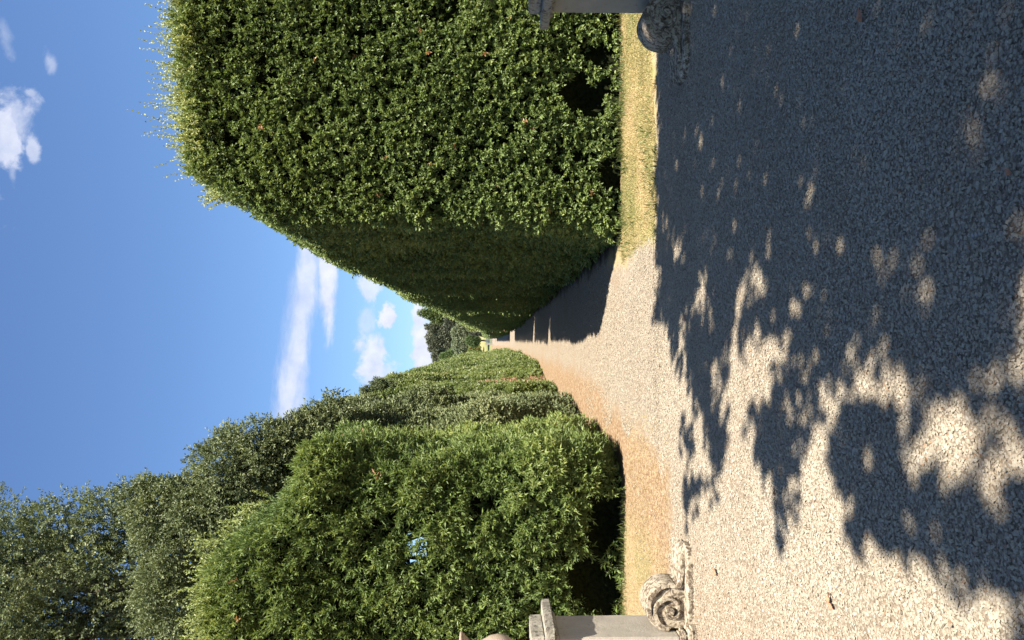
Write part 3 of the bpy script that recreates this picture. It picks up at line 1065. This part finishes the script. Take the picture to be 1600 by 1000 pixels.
# added unseen trees around the viewer; they block sky light over the forecourt
for i, (c, r, lab) in enumerate([((16.0, -1.0, 8.0), 4.4, 'added big tree to the right of the viewer, outside the picture, blocking sky light'),
                                 ((4.5, -15.0, 8.5), 5.2, 'added big tree behind the viewer, outside the picture, blocking sky light'),
                                 ((-8.0, -1.0, 7.5), 4.2, 'added big tree to the left behind the viewer, outside the picture, blocking sky light')]):
    rg = np.random.default_rng(300 + i)
    dd = nrm(rg.normal(0, 1, (22, 3)))
    cl = [(c[0] + d[0] * r * 0.7, c[1] + d[1] * r * 0.7, c[2] + d[2] * r * 0.6, r * 0.45) for d in dd]
    tree('plane_tree', lab, (c[0], c[1], 0), cl, M['shade'], 0.30, 0.2, 5200, k=5, seed=310 + i, size=0.3, trunk_r=0.3, gap=0.1, group='added unseen trees blocking sky light')


# ------------------------------------------------------------------ stone piers, scrolls, urn
def box_mesh(parts, bevel=0.0, chips=0.0, seed=0, cuts=6):
    """parts: list of (x0,x1,y0,y1,z0,z1); one welded mesh of separate bevelled blocks"""
    import bmesh
    bm = bmesh.new()
    for (x0, x1, y0, y1, z0, z1) in parts:
        b2 = bmesh.new()
        bmesh.ops.create_cube(b2, size=1)
        for v in b2.verts:
            v.co = Vector(((x0 + x1) / 2 + v.co.x * (x1 - x0), (y0 + y1) / 2 + v.co.y * (y1 - y0), (z0 + z1) / 2 + v.co.z * (z1 - z0)))
        if bevel:
            bmesh.ops.bevel(b2, geom=b2.edges[:], offset=bevel, segments=2, affect='EDGES')
        if chips:
            bmesh.ops.subdivide_edges(b2, edges=b2.edges[:], cuts=cuts, use_grid_fill=True)
            co = np.array([v.co[:] for v in b2.verts])
            n1 = vnoise(co, 14, seed) - 0.5
            n2 = vnoise(co, 40, seed + 1) - 0.5
            c = np.array([(x0 + x1) / 2, (y0 + y1) / 2, (z0 + z1) / 2])
            for v, a, b in zip(b2.verts, n1, n2):
                dd = Vector(v.co - Vector(c)); dd.normalize()
                v.co += dd * (a * chips + b * chips * 0.5)
        tmp = bpy.data.meshes.new('tmp')
        b2.to_mesh(tmp); b2.free()
        bm.from_mesh(tmp)
        bpy.data.meshes.remove(tmp)
    me = bpy.data.meshes.new('m')
    bm.to_mesh(me); bm.free()
    return me


def lathe(profile, cx, cy, seg=40, wob=0.0, seed=0):
    V, F = [], []
    n = len(profile)
    for i, (r, z) in enumerate(profile):
        for k in range(seg):
            a = 2 * math.pi * k / seg
            V.append((cx + r * math.cos(a), cy + r * math.sin(a), z))
    for i in range(n - 1):
        for k in range(seg):
            a, b = i * seg + k, i * seg + (k + 1) % seg
            F.append((a, b, b + seg, a + seg))
    return np.array(V), np.array(F)


def pier(xi, sgn, label):
    """xi: inner face; sgn: +1 pier extends to +x"""
    xo = xi + sgn * 0.50
    a, b = min(xi, xo), max(xi, xo)
    y0, y1 = 6.07, 6.56
    t = thing('gate_pier', label, 'stone pier', ((a + b) / 2, (y0 + y1) / 2, 0), 'stone piers at the mouth of the alley')
    me = box_mesh([(a, b, y0, y1, 0.12, 1.03)], 0.006, 0.004, 3, cuts=10)
    link('shaft', me, M['shaft'], t)
    me = box_mesh([(a - 0.085, b + 0.085, y0 - 0.10, y1 + 0.03, -0.03, 0.062), (a - 0.035, b + 0.035, y0 - 0.04, y1 + 0.02, 0.064, 0.118)], 0.018, 0.03, 5)
    link('base', me, M['scroll'], t)
    me = box_mesh([(a - 0.03, b + 0.03, y0 - 0.03, y1 + 0.03, 1.032, 1.062), (a - 0.105, b + 0.105, y0 - 0.105, y1 + 0.105, 1.064, 1.135)], 0.008, 0.012, 7)
    link('cornice', me, M['cap'], t)
    me = box_mesh([(a - 0.01, b + 0.01, y0 - 0.01, y1 + 0.01, 1.137, 1.235)], 0.008, 0.012, 9)
    link('pedestal_block', me, M['cap'], t)
    return t


pier(-2.22, -1, 'low sunlit square stone pier carrying an urn')
pier(2.735, 1, 'low shaded square stone pier with a projecting cap and nothing on it')


def ribbon(path, thick, y0, y1, seed=0):
    """extrude a band along a 2D path (x,z) between y0 and y1"""
    P = np.array(path, float)
    d = np.gradient(P, axis=0)
    d /= np.linalg.norm(d, axis=1, keepdims=True)
    nrm2 = np.stack([-d[:, 1], d[:, 0]], -1)
    th = thick if isinstance(thick, np.ndarray) else np.full(len(P), thick)
    A = P + nrm2 * th[:, None] / 2; B = P - nrm2 * th[:, None] / 2
    ys = [y0, y0 + 0.012, y1 - 0.012, y1]
    V = []
    for Q, s in ((A, 1), (B, -1)):
        for yi, y in enumerate(ys):
            ins = 0.006 if yi in (0, 3) else 0
            q = Q - nrm2 * s * ins
            V.append(np.stack([q[:, 0], np.full(len(P), y), q[:, 1]], -1))
    n = len(P)
    V = np.concatenate(V)
    F = []
    order = [0, 1, 2, 3, 7, 6, 5, 4]
    for a_, b_ in zip(order, order[1:] + order[:1]):
        for i in range(n - 1):
            F.append((a_ * n + i, a_ * n + i + 1, b_ * n + i + 1, b_ * n + i))
    for e in (0, n - 1):
        o = [k * n + e for k in order]
        F.append((o[0], o[1], o[6], o[7])); F.append((o[1], o[2], o[5], o[6])); F.append((o[2], o[3], o[4], o[5]))
    return V, np.array(F)


def slab_from_outline(out, y0, y1):
    n = len(out)
    V = np.array([(x, y0, z) for x, z in out] + [(x, y1, z) for x, z in out])
    me_f = [tuple(range(n)), tuple(range(2 * n - 1, n - 1, -1))] + [(i, i + n, (i + 1) % n + n, (i + 1) % n) for i in range(n)]
    return V, me_f


def scroll(ox, sgn, label):
    """stone scroll bracket at the foot of the pier; ox: pier inner face, grows towards -sgn"""
    t = thing('stone_scroll', label, 'stone scroll', (ox - sgn * 0.3, 6.3, 0), 'stone scrolls beside the piers')
    X = lambda s: ox - sgn * s          # s: distance out from the pier
    sp = []
    for a in np.linspace(math.radians(-560), math.radians(0), 60):
        q = (a + math.radians(560)) / math.radians(560)
        r = 0.016 + 0.117 * q ** 1.25
        sp.append((0.155 - r * math.cos(a) * 1.05, 0.172 + r * math.sin(-a)))
    hump = []
    for a in np.linspace(0, math.radians(196), 34)[1:]:
        hump.append((0.180 - 0.165 * math.cos(a), 0.172 + 0.162 * math.sin(a) * (1 if a < 3.1 else 1.15)))
    tail = [(0.352, 0.100), (0.375, 0.086), (0.41, 0.078), (0.45, 0.073), (0.50, 0.069), (0.55, 0.066), (0.59, 0.060), (0.615, 0.048), (0.625, 0.030)]
    curve = [(X(a), z) for a, z in sp + hump + tail]
    th = np.concatenate([np.linspace(0.022, 0.042, len(sp)), np.full(len(hump), 0.042), np.linspace(0.042, 0.036, len(tail))])
    V, F = ribbon(curve, th, 6.16, 6.46)
    V = V + (vnoise(V, 18, 3)[:, None] - 0.5) * 0.010
    link('volute_band', np_mesh('volute_band', V, F, False), M['scroll'], t)
    # web under the hump, set back from the band
    out = [(X(a), z - 0.004) for a, z in hump + tail] + [(X(0.60), 0.012), (X(0.02), 0.012), (X(0.02), 0.15)]
    V, F = slab_from_outline(out, 6.185, 6.435)
    me = bpy.data.meshes.new('web'); me.from_pydata(V.tolist(), [], F)
    link('web', me, M['scroll'], t)
    # eye boss of the spiral
    eye = []
    for k in range(24):
        a = 2 * math.pi * k / 24
        eye.append((X(0.155) + 0.03 * math.cos(a), 0.172 + 0.03 * math.sin(a)))
    V, F = slab_from_outline(eye, 6.145, 6.47)
    me = bpy.data.meshes.new('boss'); me.from_pydata(V.tolist(), [], F)
    link('boss', me, M['scroll'], t)
    # low curved footing stone with a rounded nose
    ft = []
    for k in range(17):
        a = -math.pi / 2 + math.pi * k / 16
        ft.append((0.55 + 0.11 * math.cos(a), 6.26 + 0.17 * math.sin(a)))
    ft = [(0.0, 6.09)] + ft + [(0.0, 6.43)]
    n = len(ft)
    V = [(X(a), y, -0.03) for a, y in ft] + [(X(a), y, 0.045) for a, y in ft] + [(X(a * 0.985), y + (0.02 if y < 6.24 else -0.02), 0.056) for a, y in ft]
    F = [tuple(range(n - 1, -1, -1)), tuple(range(2 * n, 3 * n))] + [(i, (i + 1) % n, (i + 1) % n + n, i + n) for i in range(n)] + \
        [(i + n, (i + 1) % n + n, (i + 1) % n + 2 * n, i + 2 * n) for i in range(n)]
    me = bpy.data.meshes.new('footing'); me.from_pydata(V, [], F)
    link('footing', me, M['scroll'], t)
    return t


scroll(-2.215, -1, 'sunlit lichen-spotted stone scroll with a spiral, at the foot of the pier with the urn')
scroll(2.73, 1, 'stone scroll in deep shade at the foot of the bare pier')

# urn on the left pier
ut = thing('urn', 'pinkish stone urn with flared rim on top of the sunlit pier', 'urn', (-2.44, 6.33, 1.237))
prof = [(r_ * 0.86, z_) for r_, z_ in [(0.0, 1.237), (0.10, 1.237), (0.10, 1.265), (0.06, 1.285), (0.055, 1.32), (0.10, 1.35), (0.165, 1.42), (0.178, 1.49), (0.165, 1.55), (0.13, 1.61),
        (0.115, 1.66), (0.125, 1.71), (0.17, 1.75), (0.195, 1.77), (0.197, 1.785), (0.18, 1.79), (0.15, 1.76), (0.11, 1.70), (0.0, 1.66)]]
V, F = lathe(prof, -2.44, 6.33)
link('urn_body', np_mesh('urn_body', V, F, True), M['urn'], ut)
V, F = lathe([(0.100, 1.655), (0.112, 1.662), (0.112, 1.676), (0.101, 1.684)], -2.44, 6.33)
link('collar_ring', np_mesh('collar_ring', V, F, True), M['urn'], ut)


# ------------------------------------------------------------------ gravel stones, grass, leaves
def pebbles():
    rng = np.random.default_rng(81)
    n = 340000
    yy = 2.0 + (14.5 - 2.0) * rng.uniform(0, 1, n) ** 1.25
    xx = rng.uniform(-1, 1, n) * (0.47 * yy + 0.35) + 0.03 * yy
    P = np.stack([xx, yy, 0 * xx], -1)
    nz = (vnoise(P, 1.1, 5) - 0.5) * 0.6 + (vnoise(P, 4, 6) - 0.5) * 0.3
    # thin out on the verges and in earthy patches
    keep0 = (yy < 9.0) | ((np.abs(xx - 0.05) < 1.05 + nz) & (rng.uniform(0, 1, n) < sstep(14.5, 9.0, yy)))
    verge = (yy + nz > 7.4) & (xx + nz > 0.9)
    left = (xx + nz < -0.95) & (yy + nz > 6.85)
    keep = ~((verge | left) & (rng.uniform(0, 1, n) < 0.985))
    keep &= keep0
    earthy = vnoise(P, 0.8, 8) * 0.7 + vnoise(P, 3, 9) * 0.3
    keep &= rng.uniform(0, 1, n) > sstep(0.55, 0.85, earthy) * 0.6
    keep &= ~((xx < -2.2) & (xx > -2.75) & (yy > 6.05) & (yy < 6.6))
    P = P[keep]
    n = len(P)
    r = 0.0034 + 0.0046 * rng.uniform(0, 1, n) ** 2.0
    r *= 1 + 0.05 * np.clip(P[:, 1] - 6, 0, 6)
    # rough eight-cornered stones
    base = np.array([(-1, -1, -1), (1, -1, -1), (1, 1, -1), (-1, 1, -1), (-1, -1, 1), (1, -1, 1), (1, 1, 1), (-1, 1, 1)], float) * 0.72
    faces = np.array([(0, 3, 2), (0, 2, 1), (4, 5, 6), (4, 6, 7), (0, 1, 5), (0, 5, 4), (1, 2, 6), (1, 6, 5), (2, 3, 7), (2, 7, 6), (3, 0, 4), (3, 4, 7)])
    q = base[None] + rng.uniform(-0.45, 0.45, (n, 8, 3))
    q *= np.stack([rng.uniform(0.8, 1.5, n), rng.uniform(0.7, 1.1, n), rng.uniform(0.5, 0.85, n)], -1)[:, None, :]
    a = rng.uniform(0, 2 * math.pi, n); tl = rng.normal(0, 0.35, n)
    ca, sa, ct, st_ = np.cos(a), np.sin(a), np.cos(tl), np.sin(tl)
    y1 = q[..., 1] * ct[:, None] - q[..., 2] * st_[:, None]; z1 = q[..., 1] * st_[:, None] + q[..., 2] * ct[:, None]
    x2 = q[..., 0] * ca[:, None] - y1 * sa[:, None]; y2 = q[..., 0] * sa[:, None] + y1 * ca[:, None]
    V = np.stack([x2, y2, z1], -1) * r[:, None, None]
    V += P[:, None, :]
    V[..., 2] += (0.004 + r * rng.uniform(0.0, 0.7, n))[:, None]
    F = (np.arange(n)[:, None, None] * 8 + faces[None]).reshape(-1, 3)
    tone = np.clip(rng.beta(7.0, 5.6, n) * 0.9 + 0.04 + 0.35 * (vnoise(P, 0.9, 15) * 0.6 + vnoise(P, 3.1, 16) * 0.4 - 0.5), 0.02, 0.93)
    tone = np.where(rng.uniform(0, 1, n) < 0.02, 0.98, tone)
    o = link('gravel', np_mesh('gravel', V.reshape(-1, 3), F, False, {'tone': np.repeat(tone, 8)}), M['pebble'])
    tag(o, kind='stuff')
    o['label'] = 'loose pale limestone gravel covering the forecourt'
    o['category'] = 'gravel'


pebbles()


def blades(name, label, n, xr, yr, h, mat, tone, seed, mask=None, w=0.004, lean=0.5):
    rng = np.random.default_rng(seed)
    x = rng.uniform(*xr, n); y = rng.uniform(*yr, n)
    P = np.stack([x, y, 0 * x], -1)
    if mask is not None:
        P = P[mask(P, rng)]
    n = len(P)
    D = np.stack([rng.normal(0, lean, n), rng.normal(0, lean, n), np.ones(n)], -1)
    L = h * rng.uniform(0.3, 1.2, (n, 1))
    tn = np.clip(tone + (vnoise(P, 1.6, 3) - 0.5) * 0.7 + rng.normal(0, 0.2, n), 0, 1)
    v, f, t = leaves(rng, P, D, rng.normal(0, 1, (n, 3)), L, np.full((n, 1), w), tn)
    o = link(name, np_mesh(name, v, f, False, {'tone': t}), mat)
    tag(o, label, 'grass', kind='stuff')


blades('dry_grass', 'short straw-coloured grass on the strip before the clipped hedge', 60000, (0.85, 4.6), (7.3, 9.5), 0.028, M['grass'], 0.5, 5,
       lambda P, r: (P[:, 0] > 0.95 + 0.5 * (vnoise(P, 1.3, 2) - 0.5)) & (P[:, 1] > 7.45 + 0.35 * (vnoise(P, 2.5, 4) - 0.5) + 0.35 * (vnoise(P, 7.0, 14) - 0.5)), w=0.006, lean=0.9)
blades('earth_grass', 'sparse brown stubble and litter on the reddish strip before the green hedge', 22000, (-4.2, -0.7), (6.9, 9.2), 0.018, M['grass'], 0.8, 6,
       lambda P, r: (r.uniform(0, 1, len(P)) < 0.7), w=0.006, lean=1.2)
blades('hedge_foot_grass', 'longer green grass at the foot of both hedges', 5200, (-4.3, 4.3), (8.95, 9.55), 0.10, M['greengrass'], 0.35, 7,
       lambda P, r: (((P[:, 0] < -1.75) | (P[:, 0] > 1.0)) & (P[:, 1] > 9.05 + 0.3 * vnoise(P, 3, 1)) & (vnoise(P, 4, 2) > 0.45)), w=0.006, lean=0.5)


blades('straw_litter', 'thin scatter of straw and leaf crumbs along the gravel edges', 9000, (-3.2, 4.2), (6.3, 9.4), 0.03, M['grass'], 0.9, 8,
       lambda P, r: r.uniform(0, 1, len(P)) < np.clip(1.0 - np.abs(P[:, 1] - 7.3) / 0.7, 0, 1) ** 2 * (vnoise(P, 3, 21) > 0.4)
       + (np.abs(P[:, 0] + 1.0) < 0.25) * (P[:, 1] > 6.9) * 0.5, w=0.007, lean=2.5)
blades('verge_tufts', 'ragged green and straw tufts dotted over the strip before the clipped hedge', 5200, (0.9, 4.4), (7.35, 9.4), 0.075, M['greengrass'], 0.6, 9,
       lambda P, r: vnoise(P, 2.2, 31) * 0.6 + vnoise(P, 8, 32) * 0.4 > 0.60, w=0.006, lean=0.6)


# dry leaves lying about
def dry_leaf(px, py, s, label, rot, col):
    g = ground_at(px, py)
    rng = np.random.default_rng(int(px + py))
    V, F = [], []
    n = 9
    for i in range(n):
        t = i / (n - 1)
        wv = math.sin(math.pi * min(t * 0.9 + 0.08, 1)) ** 0.8 * 0.42 * (1 + 0.25 * math.sin(i * 2.1))
        for k, q in enumerate((-1, 0, 1)):
            V.append(((t - 0.5) * s * 1.5, q * wv * s, 0.016 + abs(q) * s * 0.22 + 0.10 * s * math.sin(t * 3 + q) + rng.normal(0, s * 0.02)))
    for i in range(n - 1):
        for k in range(2):
            a = i * 3 + k
            F.append((a, a + 1, a + 4, a + 3))
    c, s_ = math.cos(rot), math.sin(rot)
    V = [(x * c - y * s_ + g[0], x * s_ + y * c + g[1], z) for x, y, z in V]
    me = bpy.data.meshes.new('dry_leaf'); me.from_pydata(V, [], F)
    for p in me.polygons: p.use_smooth = True
    o = link('dry_leaf', me, col)
    tag(o, label, 'dry leaf', 'dry leaves fallen on the gravel')


M['leafred'] = plain_mat('rust_leaf', (0.36, 0.16, 0.09), (0.52, 0.27, 0.16), 40, bump=0.2)
M['leafdark'] = plain_mat('dark_leaf', (0.05, 0.035, 0.025), (0.12, 0.08, 0.05), 40, bump=0.2)
dry_leaf(1302, 935, 0.035, 'rust dry leaf on sunlit gravel, alone on the urn side', 0.2, M['leafred'])
dry_leaf(1304, 946, 0.028, 'smaller rust dry leaf touching the one on the sunlit gravel', 1.2, M['leafred'])
dry_leaf(1121, 893, 0.050, 'pale rust leaf on the gravel just before the sunlit scroll', 1.4, M['leafred'])
dry_leaf(1216, 768, 0.028, 'small dark dry leaf at the tip of a narrow shadow', 0.4, M['leafdark'])
dry_leaf(1352, 22, 0.045, 'brown dry leaf in the deep shade near the bare pier', 0.3, M['leafred'])
dry_leaf(1075, 497, 0.035, 'reddish dry leaf on the sunlit edge of the tree shade in mid alley', 0.3, M['leafred'])
dry_leaf(1585, 268, 0.022, 'small reddish leaf nearest the viewer within the shade', 0.9, M['leafred'])


# ------------------------------------------------------------------ gate at the end of the alley
def gate():
    y = 190.0
    z0 = float(terrain_z(np.array([0.0]), np.array([y]))[0])
    u, _ = uv_of(750, 530)
    cx = u * y
    t = thing('garden_gate', 'small blue-grey metal gate with pale posts closing the far end of the alley', 'gate', (cx, y, z0))
    m = plain_mat('blue_grey_paint', (0.08, 0.11, 0.13), (0.12, 0.15, 0.17), 3, bump=0)
    w = plain_mat('pale_post_stone', (0.22, 0.20, 0.17), (0.30, 0.27, 0.23), 3, bump=0)
    for s in (-1, 1):
        link('post', box_mesh([(cx + s * 1.15 - 0.18, cx + s * 1.15 + 0.18, y - 0.18, y + 0.18, z0 - 0.1, z0 + 1.75)], 0.02), w, t)
    link('frame', box_mesh([(cx - 0.95, cx + 0.95, y - 0.03, y + 0.03, z0 + 1.48, z0 + 1.56), (cx - 0.95, cx + 0.95, y - 0.03, y + 0.03, z0 + 0.12, z0 + 0.20),
                            (cx - 0.95, cx - 0.88, y - 0.04, y + 0.04, z0 + 0.08, z0 + 1.6), (cx + 0.88, cx + 0.95, y - 0.04, y + 0.04, z0 + 0.08, z0 + 1.6)]), m, t)
    link('bars', box_mesh([(cx - 0.86 + 0.123 * i - 0.03, cx - 0.86 + 0.123 * i + 0.03, y - 0.02, y + 0.02, z0 + 0.2, z0 + 1.48) for i in range(15)]), m, t)


gate()
